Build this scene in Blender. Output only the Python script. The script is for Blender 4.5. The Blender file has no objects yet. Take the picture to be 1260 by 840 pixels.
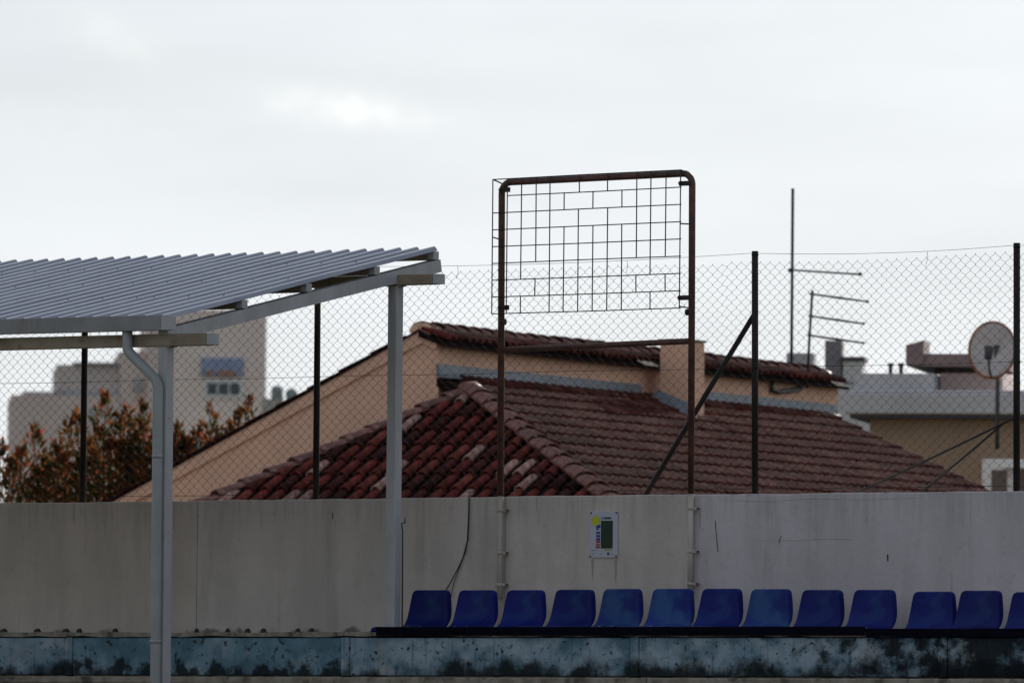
import bpy, math, random
from mathutils import Vector, Matrix, noise
random.seed(11)
S = bpy.context.scene
COL = S.collection
R = math.radians

# ------------------------------------------------------------------ camera
cam_d = bpy.data.cameras.new('camera'); cam = bpy.data.objects.new('camera', cam_d); COL.objects.link(cam); S.camera = cam
cam_d.sensor_width = 36.0; cam_d.lens = 334.3; cam_d.clip_start = 1.0; cam_d.clip_end = 6000
YAW, PITCH, ROLL = R(37), math.atan(502 / 11700), R(0.5)
cz = Vector((0, 0, 1)); cv = Vector((-math.sin(YAW), math.cos(YAW), 0)); cr = Vector((math.cos(YAW), math.sin(YAW), 0))
fw = cv * math.cos(PITCH) + cz * math.sin(PITCH); up = cz * math.cos(PITCH) - cv * math.sin(PITCH)
cR = cr * math.cos(ROLL) + up * math.sin(ROLL); cU = up * math.cos(ROLL) - cr * math.sin(ROLL)
m = Matrix((cR, cU, -fw)).transposed().to_4x4(); m.translation = Vector((45.136, -59.898, 1.1))
cam.matrix_world = m
cam_d.dof.use_dof = True; cam_d.dof.focus_distance = 75.0; cam_d.dof.aperture_fstop = 6.3

# ------------------------------------------------------------------ sky and sun
SUN_EL, SUN_OFF = R(17), R(18)                     # elevation; degrees to the right of the view axis
sdir = (cv * math.cos(SUN_OFF) + cr * math.sin(SUN_OFF)) * math.cos(SUN_EL) + cz * math.sin(SUN_EL)
W = bpy.data.worlds.new('World'); S.world = W; W.use_nodes = True
nt = W.node_tree; N = nt.nodes; L = nt.links; N.clear()
def wn(t, **k):
    n = N.new(t)
    for a, b in k.items(): setattr(n, a, b)
    return n
sky = wn('ShaderNodeTexSky', sky_type='NISHITA', sun_disc=False, sun_elevation=SUN_EL,
         sun_rotation=math.atan2(sdir.x, sdir.y), air_density=1.0, dust_density=0.7, ozone_density=1.0)
# a thin cloud veil spreads the glow round the sun: luminance is compressed, colour mostly washed out
b0 = wn('ShaderNodeRGBToBW'); L.new(sky.outputs[0], b0.inputs[0])
pw = wn('ShaderNodeMath', operation='POWER'); L.new(b0.outputs[0], pw.inputs[0]); pw.inputs[1].default_value = -0.7
pa = wn('ShaderNodeMath', operation='MULTIPLY'); L.new(pw.outputs[0], pa.inputs[0]); pa.inputs[1].default_value = 2.12
vs = wn('ShaderNodeVectorMath', operation='SCALE'); L.new(sky.outputs[0], vs.inputs[0]); L.new(pa.outputs[0], vs.inputs['Scale'])
bw = wn('ShaderNodeRGBToBW'); L.new(vs.outputs[0], bw.inputs[0])
tint = wn('ShaderNodeMix', data_type='RGBA', blend_type='MULTIPLY'); tint.inputs[0].default_value = 1
L.new(bw.outputs[0], tint.inputs[6]); tint.inputs[7].default_value = (0.918, 0.995, 1.085, 1)
veil = wn('ShaderNodeMix', data_type='RGBA'); veil.inputs[0].default_value = 0.86
L.new(vs.outputs[0], veil.inputs[6]); L.new(tint.outputs[2], veil.inputs[7])
# thin cloud sheet: noise over the sky direction, wide and flat
tc = wn('ShaderNodeTexCoord'); mp = wn('ShaderNodeMapping'); mp.inputs['Rotation'].default_value = (0, 0, -YAW)
mp.inputs['Scale'].default_value = (9, 9, 42); L.new(tc.outputs['Generated'], mp.inputs[0])
nz = wn('ShaderNodeTexNoise'); nz.inputs['Scale'].default_value = 1.6; nz.inputs['Detail'].default_value = 5; nz.inputs['Roughness'].default_value = 0.5
L.new(mp.outputs[0], nz.inputs['Vector'])
mr = wn('ShaderNodeMapRange'); mr.inputs[1].default_value = 0.3; mr.inputs[2].default_value = 0.7; mr.inputs[3].default_value = 0.92; mr.inputs[4].default_value = 1.06
L.new(nz.outputs[0], mr.inputs[0])
cl = wn('ShaderNodeMix', data_type='RGBA', blend_type='MULTIPLY'); cl.inputs[0].default_value = 1
L.new(veil.outputs[2], cl.inputs[6]); L.new(mr.outputs[0], cl.inputs[7])
# one brighter wisp of cloud
def dirpx(x, y): return (fw + cR * (x - 630) / 11700 - cU * (y - 420) / 11700).normalized()
wz = wn('ShaderNodeTexNoise'); wz.inputs['Scale'].default_value = 340; wz.inputs['Detail'].default_value = 5; L.new(tc.outputs['Generated'], wz.inputs['Vector'])
def dotn(vec):
    d = wn('ShaderNodeVectorMath', operation='DOT_PRODUCT'); L.new(tc.outputs['Generated'], d.inputs[0]); d.inputs[1].default_value = vec; return d.outputs['Value']
def mathn(op, a, b):
    n = wn('ShaderNodeMath', operation=op)
    for i, q in enumerate((a, b)):
        if isinstance(q, (int, float)): n.inputs[i].default_value = q
        else: L.new(q, n.inputs[i])
    return n.outputs[0]
def wisp(x, y, sx, sy, tilt, gain):
    c = dirpx(x, y); e1 = (cR * math.cos(tilt) - cU * math.sin(tilt)); e2 = (cU * math.cos(tilt) + cR * math.sin(tilt))
    a = mathn('DIVIDE', mathn('SUBTRACT', dotn(e1), e1.dot(c)), sx / 11700); b = mathn('DIVIDE', mathn('SUBTRACT', dotn(e2), e2.dot(c)), sy / 11700)
    q = mathn('ADD', mathn('MULTIPLY', a, a), mathn('MULTIPLY', b, b))
    q = mathn('ADD', q, mathn('MULTIPLY', mathn('SUBTRACT', wz.outputs[0], 0.5), 2.6))
    g = mathn('EXPONENT', mathn('MULTIPLY', q, -1.0), 0); front = mathn('GREATER_THAN', dotn(fw), 0.0)
    return mathn('MULTIPLY', mathn('MULTIPLY', mathn('MINIMUM', g, 1.0), front), gain)
ws = mathn('ADD', wisp(425, 133, 85, 20, R(7), 0.15), mathn('ADD', wisp(150, 50, 60, 22, R(20), 0.07), wisp(60, 150, 200, 30, R(3), 0.035)))
wm = wn('ShaderNodeMix', data_type='RGBA', blend_type='MULTIPLY'); wm.inputs[0].default_value = 1
L.new(cl.outputs[2], wm.inputs[6]); cc_ = wn('ShaderNodeCombineXYZ')
for i_, k_ in enumerate((1.15, 1.0, .72)): L.new(mathn('ADD', mathn('MULTIPLY', ws, k_), 1.0), cc_.inputs[i_])
L.new(cc_.outputs[0], wm.inputs[7])
bg = wn('ShaderNodeBackground'); bg.inputs[1].default_value = 0.10; L.new(wm.outputs[2], bg.inputs[0])
ow = wn('ShaderNodeOutputWorld'); L.new(bg.outputs[0], ow.inputs[0])

sl = bpy.data.lights.new('sun', 'SUN'); sl.energy = 2.6; sl.angle = R(0.6); sl.color = (1, 0.95, 0.87)
so = bpy.data.objects.new('sun', sl); COL.objects.link(so); so.rotation_euler = (-sdir).to_track_quat('-Z', 'Y').to_euler()
S.view_settings.view_transform = 'Standard'; S.view_settings.look = 'None'; S.view_settings.exposure = 0.85; S.view_settings.gamma = 1.0
S.view_settings.use_curve_mapping = False

# ------------------------------------------------------------------ materials
def mat(name, c1, c2=None, rough=0.7, scale=6.0, stretch=(1, 1, 1), lo=0.35, hi=0.65, bump=0.0, bscale=40.0, metal=0.0,
        stain=None, stain_scale=2.0, stain_stretch=(1, 1, 1), stain_lo=0.55, stain_hi=0.7, stain_amt=0.8, spec=0.5, objrand=0.0, coords='Object'):
    M = bpy.data.materials.new(name); M.use_nodes = True; t = M.node_tree; n = t.nodes; l = t.links
    B = n['Principled BSDF']; B.inputs['Roughness'].default_value = rough; B.inputs['Metallic'].default_value = metal
    B.inputs['Specular IOR Level'].default_value = spec
    T = n.new('ShaderNodeTexCoord')
    def nzz(sc, st, det=5, off=0.0):
        p = n.new('ShaderNodeMapping'); p.inputs['Scale'].default_value = st; p.inputs['Location'].default_value = (off, off * .7, off * 1.3); l.new(T.outputs[coords], p.inputs[0])
        z = n.new('ShaderNodeTexNoise'); z.inputs['Scale'].default_value = sc; z.inputs['Detail'].default_value = det; z.inputs['Roughness'].default_value = 0.6
        l.new(p.outputs[0], z.inputs['Vector']); return z.outputs[0]
    def ramp(src, a, b):
        q = n.new('ShaderNodeMapRange'); q.inputs[1].default_value = a; q.inputs[2].default_value = b; q.interpolation_type = 'SMOOTHSTEP'; l.new(src, q.inputs[0]); return q.outputs[0]
    def mix(f, a, b, mode='MIX'):
        q = n.new('ShaderNodeMix'); q.data_type = 'RGBA'; q.blend_type = mode
        if isinstance(f, float): q.inputs[0].default_value = f
        else: l.new(f, q.inputs[0])
        for i, v in ((6, a), (7, b)):
            if isinstance(v, tuple): q.inputs[i].default_value = (*v, 1)
            else: l.new(v, q.inputs[i])
        return q.outputs[2]
    if c2 is None: c2 = tuple(x * 0.8 for x in c1)
    col = mix(ramp(nzz(scale, stretch), lo, hi), c1, c2)
    if stain:
        sts = stain if isinstance(stain, list) else [dict(c=stain, s=stain_scale, st=stain_stretch, lo=stain_lo, hi=stain_hi, a=stain_amt)]
        for i, d in enumerate(sts):
            src = nzz(d['s'], d.get('st', (1, 1, 1)), 7, 3.7 * (i + 1))
            if 'z' not in d: f = ramp(src, d['lo'], d['hi'])
            else:       # growth that starts from an edge: z0 full, z1 none, broken up by noise
                sp = n.new('ShaderNodeSeparateXYZ'); l.new(T.outputs[coords], sp.inputs[0])
                g = ramp(sp.outputs[d.get('ax', 2)], d['z'][1], d['z'][0])
                ml = n.new('ShaderNodeMath'); ml.operation = 'MULTIPLY_ADD'; l.new(g, ml.inputs[0]); ml.inputs[1].default_value = .42; l.new(src, ml.inputs[2])
                f = ramp(ml.outputs[0], d['lo'] + .42, d['hi'] + .42)
            ml = n.new('ShaderNodeMath'); ml.operation = 'MULTIPLY'; l.new(f, ml.inputs[0]); ml.inputs[1].default_value = d.get('a', .8)
            col = mix(ml.outputs[0], col, d['c'])
    if objrand:
        oi = n.new('ShaderNodeObjectInfo'); hs = n.new('ShaderNodeHueSaturation')
        q = n.new('ShaderNodeMapRange'); q.inputs[3].default_value = 1 - objrand; q.inputs[4].default_value = 1 + objrand; l.new(oi.outputs['Random'], q.inputs[0])
        l.new(q.outputs[0], hs.inputs['Value']); l.new(col, hs.inputs['Color']); col = hs.outputs[0]
    l.new(col, B.inputs['Base Color'])
    if bump:
        bp = n.new('ShaderNodeBump'); bp.inputs['Strength'].default_value = bump; bp.inputs['Distance'].default_value = 0.02
        l.new(nzz(bscale, (1, 1, 1)), bp.inputs['Height']); l.new(bp.outputs[0], B.inputs['Normal'])
    return M

RUST = (0.16, 0.055, 0.022)
def wallmat(name, c):
    c2 = tuple(x * .86 for x in c)
    return mat(name, c, c2, 0.9, 3.0, (1, 1, .25), bump=0.25, bscale=26, stain=[
        dict(c=tuple(x * .62 for x in c), s=2.2, st=(1.8, 1, .22), lo=.52, hi=.75, a=.7),
        dict(c=(.30, .22, .14), s=7.0, st=(2.0, 1, .10), lo=.62, hi=.74, a=.35),
        dict(c=tuple(x * 1.18 for x in c), s=1.1, st=(1, 1, 1), lo=.5, hi=.7, a=.5),
        dict(c=(.05, .045, .04), s=5.0, st=(1, 1, 1), lo=.42, hi=.62, a=.75, z=(2.02, 2.13)),
        dict(c=(.20, .17, .145), s=6.0, st=(3.0, 1, .14), lo=.40, hi=.60, a=.20, z=(3.10, 2.45)),
        dict(c=(.27, .25, .24), s=14.0, st=(1, 1, 1), lo=.56, hi=.72, a=.3),
        dict(c=(.10, .085, .07), s=9.0, st=(1, 1, .5), lo=.45, hi=.65, a=.5, z=(3.10, 3.045))])
WALL_L = wallmat('wall_warm_bounce', (.51, .44, .385)); WALL_M = wallmat('wall_paint_grey', (.52, .465, .43)); WALL_R = wallmat('wall_tone_cool', (.51, .465, .485))  # left tint holds warm bounce light under the canopy; right panel cooler
CONC = mat('concrete', (.30, .27, .23), (.20, .17, .13), .95, 9, bump=.5, bscale=60, stain=(.04, .035, .03), stain_scale=5, stain_lo=.5, stain_hi=.65)
BLUE = mat('blue_paint_mouldy', (.30, .365, .42), (.185, .27, .335), .9, 4, (1, 1, 1), bump=.35, bscale=30, spec=.08, stain=[
    dict(c=(.30, .30, .29), s=3, lo=.55, hi=.65, a=.6),
    dict(c=(.05, .12, .16), s=3.2, st=(1, 1, 1.6), lo=.46, hi=.68, a=.8),
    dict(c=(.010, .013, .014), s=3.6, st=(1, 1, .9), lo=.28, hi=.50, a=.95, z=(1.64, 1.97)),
    dict(c=(.03, .05, .06), s=9, st=(2.2, 1, .12), lo=.55, hi=.72, a=.7),
    dict(c=(.015, .02, .02), s=24, lo=.58, hi=.66, a=.9),
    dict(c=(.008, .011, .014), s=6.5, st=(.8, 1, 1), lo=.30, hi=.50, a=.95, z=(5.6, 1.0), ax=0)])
BLUE_D = mat('teal_paint_worn', (.14, .24, .30), (.085, .155, .20), .9, 5, bump=.35, bscale=30, spec=.08, stain=[
    dict(c=(.33, .40, .46), s=2.4, lo=.5, hi=.7, a=.7),
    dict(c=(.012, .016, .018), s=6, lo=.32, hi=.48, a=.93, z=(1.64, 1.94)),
    dict(c=(.02, .03, .03), s=18, lo=.56, hi=.66, a=.85)])
SEATM = [mat('seat_plastic', (.004, .010, .140), (.003, .007, .095), .5, 3, spec=.15, stain=(.016, .050, .155), stain_scale=5, stain_lo=.46, stain_hi=.72, stain_amt=.6, objrand=.25),
         mat('seat_plastic_faded', (.006, .018, .165), (.004, .012, .115), .55, 3, spec=.18, stain=(.028, .085, .20), stain_scale=4, stain_lo=.42, stain_hi=.68, stain_amt=.7, objrand=.2)]
BOLT = mat('bolt_zinc', (.4, .38, .35), rough=.4, metal=.8)
STEEL_W = mat('white_painted_steel', (.40, .40, .415), (.32, .315, .32), .5, 5, (1, 1, .3), stain=[dict(c=RUST, s=9, lo=.66, hi=.74, a=.55), dict(c=(.30, .28, .25), s=2.5, lo=.5, hi=.72, a=.5)], bump=.05)
STEEL_B = mat('cream_painted_steel', (.30, .25, .18), (.19, .145, .10), .7, 4, (.5, 1, 1), stain=[dict(c=RUST, s=7, lo=.58, hi=.70, a=.8)], bump=.1)
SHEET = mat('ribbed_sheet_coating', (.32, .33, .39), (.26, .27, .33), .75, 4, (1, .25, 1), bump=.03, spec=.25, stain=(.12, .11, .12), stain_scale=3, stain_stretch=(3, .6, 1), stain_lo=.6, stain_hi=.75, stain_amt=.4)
CREST_LIT = mat('rib_crest_lit', (.55, .55, .58), (.48, .48, .52), .28, 4, spec=.7)  # sheet colour repeated paler and glossier to paint sunlit lines along the ribs
GUTTER = mat('gutter_coating', (.24, .235, .235), (.20, .195, .195), .6, 3, stain=(.13, .11, .09), stain_scale=5, stain_stretch=(2, 1, .2), stain_lo=.55, stain_hi=.72, stain_amt=.5)
PIPE = mat('downpipe_plastic', (.28, .29, .30), (.235, .24, .245), .45, 3)
POSTM = mat('fence_post_rust', (.022, .013, .011), (.010, .007, .006), .5, spec=.25, scale=8, stretch=(1, 1, .4), bump=.2, stain=RUST, stain_scale=14, stain_lo=.64, stain_hi=.76, stain_amt=.4) #, 8, (1, 1, .4), bump=.2, stain=RUST, stain_scale=14, stain_lo=.62, stain_hi=.75, stain_amt=.5)
FRAMEM = mat('rusty_tube', (.110, .042, .028), (.050, .022, .016), .55, 10, bump=.3, stain=[dict(c=(.13, .05, .02), s=16, lo=.55, hi=.7, a=.6), dict(c=(.03, .06, .12), s=3.5, lo=.72, hi=.76, a=.6)])
RODM = mat('dark_rod', (.030, .022, .020), rough=.8)
WIREM = mat('weathered_wire', (.040, .036, .036), (.025, .022, .022), .85, 20, spec=.1)
SEAT_SHADE = mat('seat_shade_dark', (.0025, .003, .010), (.002, .002, .005), .9, 6, spec=.08)
CABLE = mat('black_cable', (.012, .012, .012), rough=.6)
STONEW = mat('sleeve_paint', (.45, .41, .375), (.36, .32, .28), .8, 6, (1, 1, .3), stain=[dict(c=(.20, .09, .035), s=9, st=(1, 1, .35), lo=.55, hi=.68, a=.7)])
TILE = [mat('tile_red', (.165, .028, .023), (.080, .016, .014), .9, 9, bump=.3, objrand=.3, spec=.15, stain=(.03, .016, .014), stain_scale=11, stain_lo=.52, stain_hi=.68, stain_amt=.7),
        mat('tile_dark', (.070, .016, .014), (.028, .010, .009), .95, 9, bump=.3, objrand=.3, spec=.15),
        mat('tile_pale', (.42, .27, .23), (.26, .14, .12), .95, 9, bump=.3, objrand=.25, spec=.15, stain=(.14, .05, .04), stain_scale=9, stain_lo=.5, stain_hi=.68, stain_amt=.7),
        mat('tile_orange', (.20, .048, .032), (.11, .026, .020), .9, 9, bump=.3, objrand=.25, spec=.15)]
DECK = mat('roof_gap_shade', (.022, .009, .008), (.012, .006, .005), .95, 9, spec=.1)  # near-black: deep shade of the gaps between tiles put into the deck colour
RTILE = [mat('side_tile_brown', (.092, .024, .018), (.044, .013, .010), .95, 8, bump=.3, objrand=.3, spec=.12), mat('side_tile_grey', (.125, .048, .038), (.068, .024, .020), .95, 8, bump=.3, objrand=.3, spec=.12)]
CAPT = mat('hip_tile', (.23, .10, .08), (.15, .062, .052), .55, 6, bump=.2, objrand=.2, spec=.4, stain=(.42, .34, .30), stain_scale=8, stain_lo=.58, stain_hi=.72, stain_amt=.4)
RENDERW = mat('ochre_render', (.79, .47, .33), (.71, .42, .295), .95, 2.5, bump=.15, stain=(.50, .30, .21), stain_scale=1.6, stain_stretch=(1, 1, .4), stain_lo=.55, stain_hi=.75, stain_amt=.5)
FLASH = mat('lead_flashing', (.17, .19, .22), (.13, .145, .165), .5, 5, metal=.2)
ANT = mat('antenna_metal', (.06, .065, .075), rough=.5, metal=.4)
DISHM = mat('dish_paint', (.46, .46, .47), (.40, .40, .405), .6, 4, stain=(.30, .10, .03), stain_scale=2.5, stain_lo=.60, stain_hi=.70, stain_amt=.35)
DISHR = mat('dish_rim_rust', (.34, .12, .045), (.16, .07, .04), .8, 8)
def plain(name, c, k=.85, **kw): return mat(name, c, tuple(x * k for x in c), kw.pop('rough', .9), kw.pop('scale', .8), **kw)
BEIGE = plain('beige_render', (.80, .655, .58), .93); BEIGE2 = plain('tan_render', (.64, .51, .455), .93); BEIGE3 = plain('grey_beige_render', (.56, .47, .44), .93); CORN = plain('grey_cornice', (.40, .39, .40))
BLUEG = plain('blue_pane', (.31, .355, .50)); GLASSD = mat('dark_pane', (.035, .05, .065), rough=.15); WHITEF = plain('white_frame', (.8, .78, .75)); REDBR = plain('red_brown_panel', (.40, .22, .17))
GREYR = plain('grey_render', (.52, .51, .515)); GREYD = plain('dark_grey_trim', (.07, .065, .07)); TANW = plain('tan_wall', (.34, .24, .16)); PINKW = plain('pinkish_wall', (.58, .45, .42))
BROWNS = plain('brown_slab', (.27, .20, .195)); DARKO = plain('dark_opening', (.03, .02, .02))
def leafmat(name, c, tc_):
    M = mat(name, c, tuple(x * .6 for x in c), .75, 5, spec=.15); t = M.node_tree; n = t.nodes; B = n['Principled BSDF']; o = n['Material Output']
    tr = n.new('ShaderNodeBsdfTranslucent'); tr.inputs[0].default_value = (*tc_, 1); mx = n.new('ShaderNodeMixShader'); mx.inputs[0].default_value = .42
    t.links.new(B.outputs[0], mx.inputs[1]); t.links.new(tr.outputs[0], mx.inputs[2]); t.links.new(mx.outputs[0], o.inputs[0]); return M
LEAF = [leafmat('leaf_green', (.022, .028, .010), (.045, .052, .012)), leafmat('leaf_olive', (.065, .050, .016), (.12, .085, .018)),
        leafmat('leaf_brown', (.15, .050, .017), (.27, .090, .022)), leafmat('leaf_red', (.32, .060, .028), (.42, .09, .035))]
BARK = mat('bark', (.05, .035, .025), rough=.9)
GRASS = mat('grass_ground', (.055, .070, .028), (.085, .080, .040), .95, .4)
CLAY = mat('track_surface', (.16, .11, .085), (.12, .085, .065), .95, 2)

# ------------------------------------------------------------------ helpers
class MB:
    def __init__(s): s.v = []; s.f = []; s.mi = []; s.sm = []
    def add(s, vs, fs, mi=0, smooth=False):
        o = len(s.v); s.v += [Vector(p) for p in vs]
        for f in fs: s.f.append([i + o for i in f]); s.mi.append(mi); s.sm.append(smooth)
        return s
    def box(s, x0, x1, y0, y1, z0, z1, mi=0, bev=0.0):
        if bev <= 0:
            return s.add([(x, y, z) for z in (z0, z1) for y in (y0, y1) for x in (x0, x1)],
                         [(0, 2, 3, 1), (4, 5, 7, 6), (0, 1, 5, 4), (2, 6, 7, 3), (0, 4, 6, 2), (1, 3, 7, 5)], mi)
        b = bev; V = []; idx = {}
        for sx in (0, 1):
            for sy in (0, 1):
                for sz in (0, 1):
                    X = (x0, x1)[sx]; Y = (y0, y1)[sy]; Z = (z0, z1)[sz]; dx = (b, -b)[sx]; dy = (b, -b)[sy]; dz = (b, -b)[sz]
                    for k, p in enumerate(((X, Y + dy, Z + dz), (X + dx, Y, Z + dz), (X + dx, Y + dy, Z))): idx[(sx, sy, sz, k)] = len(V); V.append(p)
        F = []
        for sx in (0, 1):
            q = [idx[(sx, a, c, 0)] for a, c in ((0, 0), (1, 0), (1, 1), (0, 1))]; F.append(q if sx else q[::-1])
            q = [idx[(a, sx, c, 1)] for a, c in ((0, 0), (1, 0), (1, 1), (0, 1))]; F.append(q[::-1] if sx else q)
            q = [idx[(a, c, sx, 2)] for a, c in ((0, 0), (1, 0), (1, 1), (0, 1))]; F.append(q if sx else q[::-1])
        for a in (0, 1):
            for c in (0, 1):
                F.append([idx[(a, c, 0, 0)], idx[(a, c, 0, 1)], idx[(a, c, 1, 1)], idx[(a, c, 1, 0)]])
                F.append([idx[(a, 0, c, 0)], idx[(a, 0, c, 2)], idx[(a, 1, c, 2)], idx[(a, 1, c, 0)]])
                F.append([idx[(0, a, c, 1)], idx[(0, a, c, 2)], idx[(1, a, c, 2)], idx[(1, a, c, 1)]])
                for d in (0, 1): F.append([idx[(a, c, d, 0)], idx[(a, c, d, 1)], idx[(a, c, d, 2)]])
        return s.add(V, F, mi)
    def tube(s, pts, r, n=8, mi=0, cap=True, smooth=True, ref=None):
        pts = [Vector(p) for p in pts]; rs = r if isinstance(r, (list, tuple)) else [r] * len(pts); V = []; F = []
        u = None
        for i, p in enumerate(pts):
            t = (pts[min(i + 1, len(pts) - 1)] - pts[max(i - 1, 0)]).normalized()
            if u is None:
                a = Vector(ref) if ref else (Vector((0, 0, 1)) if abs(t.z) < .9 else Vector((1, 0, 0))); u = (a - t * a.dot(t)).normalized()
            else: u = (u - t * u.dot(t)).normalized()
            w = t.cross(u)
            for k in range(n):
                g = 2 * math.pi * (k + .5) / n; V.append(p + (u * math.cos(g) + w * math.sin(g)) * rs[i])
        for i in range(len(pts) - 1):
            for k in range(n): F.append((i * n + k, i * n + (k + 1) % n, (i + 1) * n + (k + 1) % n, (i + 1) * n + k))
        s.add(V, F, mi, smooth and n > 4)
        if cap:
            o = len(s.v) - len(V); s.f.append([o + k for k in range(n)][::-1]); s.f.append([o + (len(pts) - 1) * n + k for k in range(n)]); s.mi += [mi, mi]; s.sm += [False, False]
        return s
    def beam(s, p, q, w, h, mi=0, side=(1, 0, 0)):      # rectangular bar; w along side
        p = Vector(p); q = Vector(q); t = (q - p).normalized(); sd = Vector(side); sd = (sd - t * sd.dot(t)).normalized(); u = t.cross(sd)
        V = [e + sd * a * w / 2 + u * b * h / 2 for e in (p, q) for a, b in ((-1, -1), (1, -1), (1, 1), (-1, 1))]
        return s.add(V, [(0, 1, 2, 3), (7, 6, 5, 4), (0, 4, 5, 1), (1, 5, 6, 2), (2, 6, 7, 3), (3, 7, 4, 0)], mi)
    def prism(s, poly, d, mi=0):                         # poly: 3D points, extruded by vector d
        n = len(poly); d = Vector(d); V = [Vector(p) for p in poly] + [Vector(p) + d for p in poly]
        return s.add(V, [list(range(n)), list(range(2 * n - 1, n - 1, -1))] + [(i, n + i, n + (i + 1) % n, (i + 1) % n) for i in range(n)], mi)
    def mesh(s, name, mats, off=Vector((0, 0, 0))):
        me = bpy.data.meshes.new(name); me.from_pydata([p - off for p in s.v], [], s.f)
        for q in (mats if isinstance(mats, list) else [mats]): me.materials.append(q)
        me.polygons.foreach_set('material_index', s.mi); me.polygons.foreach_set('use_smooth', s.sm); me.update()
        import bmesh
        b = bmesh.new(); b.from_mesh(me); bmesh.ops.recalc_face_normals(b, faces=b.faces); b.to_mesh(me); b.free()
        return me
    def build(s, name, mats, parent=None, off=None, kind=None, label=None):
        """vertices are in the frame of the thing the part belongs to"""
        o = bpy.data.objects.new(name, s.mesh(name, mats)); COL.objects.link(o)
        if parent: o.parent = parent
        if kind: o['kind'] = kind
        if label: o['label'] = label
        return o
class WB(MB):                                            # the same, but vertices in world axes; shifted to the thing's origin
    def build(s, name, mats, parent=None, kind=None, label=None):
        off = Vector((0, 0, 0)); q = parent
        while q: off += q.location; q = q.parent
        o = bpy.data.objects.new(name, s.mesh(name, mats, off)); COL.objects.link(o)
        if parent: o.parent = parent
        if kind: o['kind'] = kind
        if label: o['label'] = label
        return o
def tag(o, label, cat, group=None):
    o['label'] = label; o['category'] = cat
    if group: o['group'] = group
    return o
def thing(name, label, cat, loc=(0, 0, 0), rotz=0.0, group=None):
    o = bpy.data.objects.new(name, None); COL.objects.link(o); o.location = loc; o.rotation_euler = (0, 0, rotz); o.empty_display_size = .2
    return tag(o, label, cat, group)
def copy_tree(o, parent=None):
    c = o.copy(); COL.objects.link(c); c.parent = parent
    for ch in list(o.children): copy_tree(ch, c)
    return c

# ------------------------------------------------------------------ setting
g = MB().add([(-4000, -4000, 0), (4000, -4000, 0), (4000, 4000, 0), (-4000, 4000, 0)], [(0, 1, 2, 3)]).build('ground', GRASS); g['kind'] = 'structure'
g = MB().add([(-60, -9, .004), (60, -9, .004), (60, -1.9, .004), (-60, -1.9, .004)], [(0, 1, 2, 3)]).build('path', CLAY); g['kind'] = 'structure'

# terrace: stepped concrete stand, blue painted risers
ter = MB().box(-16, 12, -.97, -.0, 0.0, 1.955).box(-16, 12, -1.77, -.973, 0.0, 1.595).build('terrace', CONC); ter['kind'] = 'structure'
cuts = [-16, -10.2, -3.68, -.86, 1.955, 4.82, 12]
for i in range(len(cuts) - 1):
    a, b = cuts[i], cuts[i + 1]; lp = .045 if i else 0
    MB().box(a + .044, b - .044, -1.0, -.965, 1.672, 1.968, bev=.006).build('riser_panel', BLUE_D if i == 2 else BLUE, ter)
    MB().box(b - .04, b + .04, -1.008, -.965, 1.664, 1.972, bev=.006).build('riser_pilaster', BLUE, ter)
    # thin cast nosing, broken along its edge
    M_ = MB(); n = int((b - a) / .16)
    tops = [a + .004 + (b - a - .008) * k / n for k in range(n + 1)]
    V = []
    for k, x in enumerate(tops):
        e = -1.018 + random.uniform(-.006, .010); h = 2.012 + random.uniform(-.006, .004); lo = 1.978 + random.uniform(-.006, .008)
        V += [(x, e, lo), (x, e, h), (x, -.35, 2.012), (x, -.35, 1.978)]
    F = [(0, 1, 2, 3), tuple(4 * n + q for q in (3, 2, 1, 0))]
    for k in range(n):
        o = 4 * k
        for q in range(4): F.append((o + q, o + (q + 1) % 4, o + 4 + (q + 1) % 4, o + 4 + q))
    MB().add(V, F).build('nosing_slab', CONC, ter)
MB().box(-16, 12, -.35, .0, 1.955, 2.010).build('walkway_slab', CONC, ter)
for i in range(6):
    a, b = -16 + i * 4.667, -16 + (i + 1) * 4.667
    MB().box(a + .005, b - .005, -1.82, -.99, 1.598, 1.652, bev=.008).build('tread_slab', CONC, ter)
# stubs of removed seat fixings along the empty part
for x in [-5.1 + .17 * k + random.uniform(-.04, .04) for k in range(23)]:
    if random.random() < .62 and x < -1.3:
        w = random.uniform(.03, .07)
        WB().add([(x, -.60, 2.012), (x + w, -.60, 2.012), (x + w, -.57, 2.012), (x, -.57, 2.012), (x + .01, -.60, 2.04), (x + w * .6, -.60, 2.05), (x + w * .6, -.57, 2.05), (x + .01, -.57, 2.04)],
                 [(3, 2, 1, 0), (4, 5, 6, 7), (0, 1, 5, 4), (1, 2, 6, 5), (2, 3, 7, 6), (3, 0, 4, 7)]).build('fixing_stub', CABLE, ter)

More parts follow.
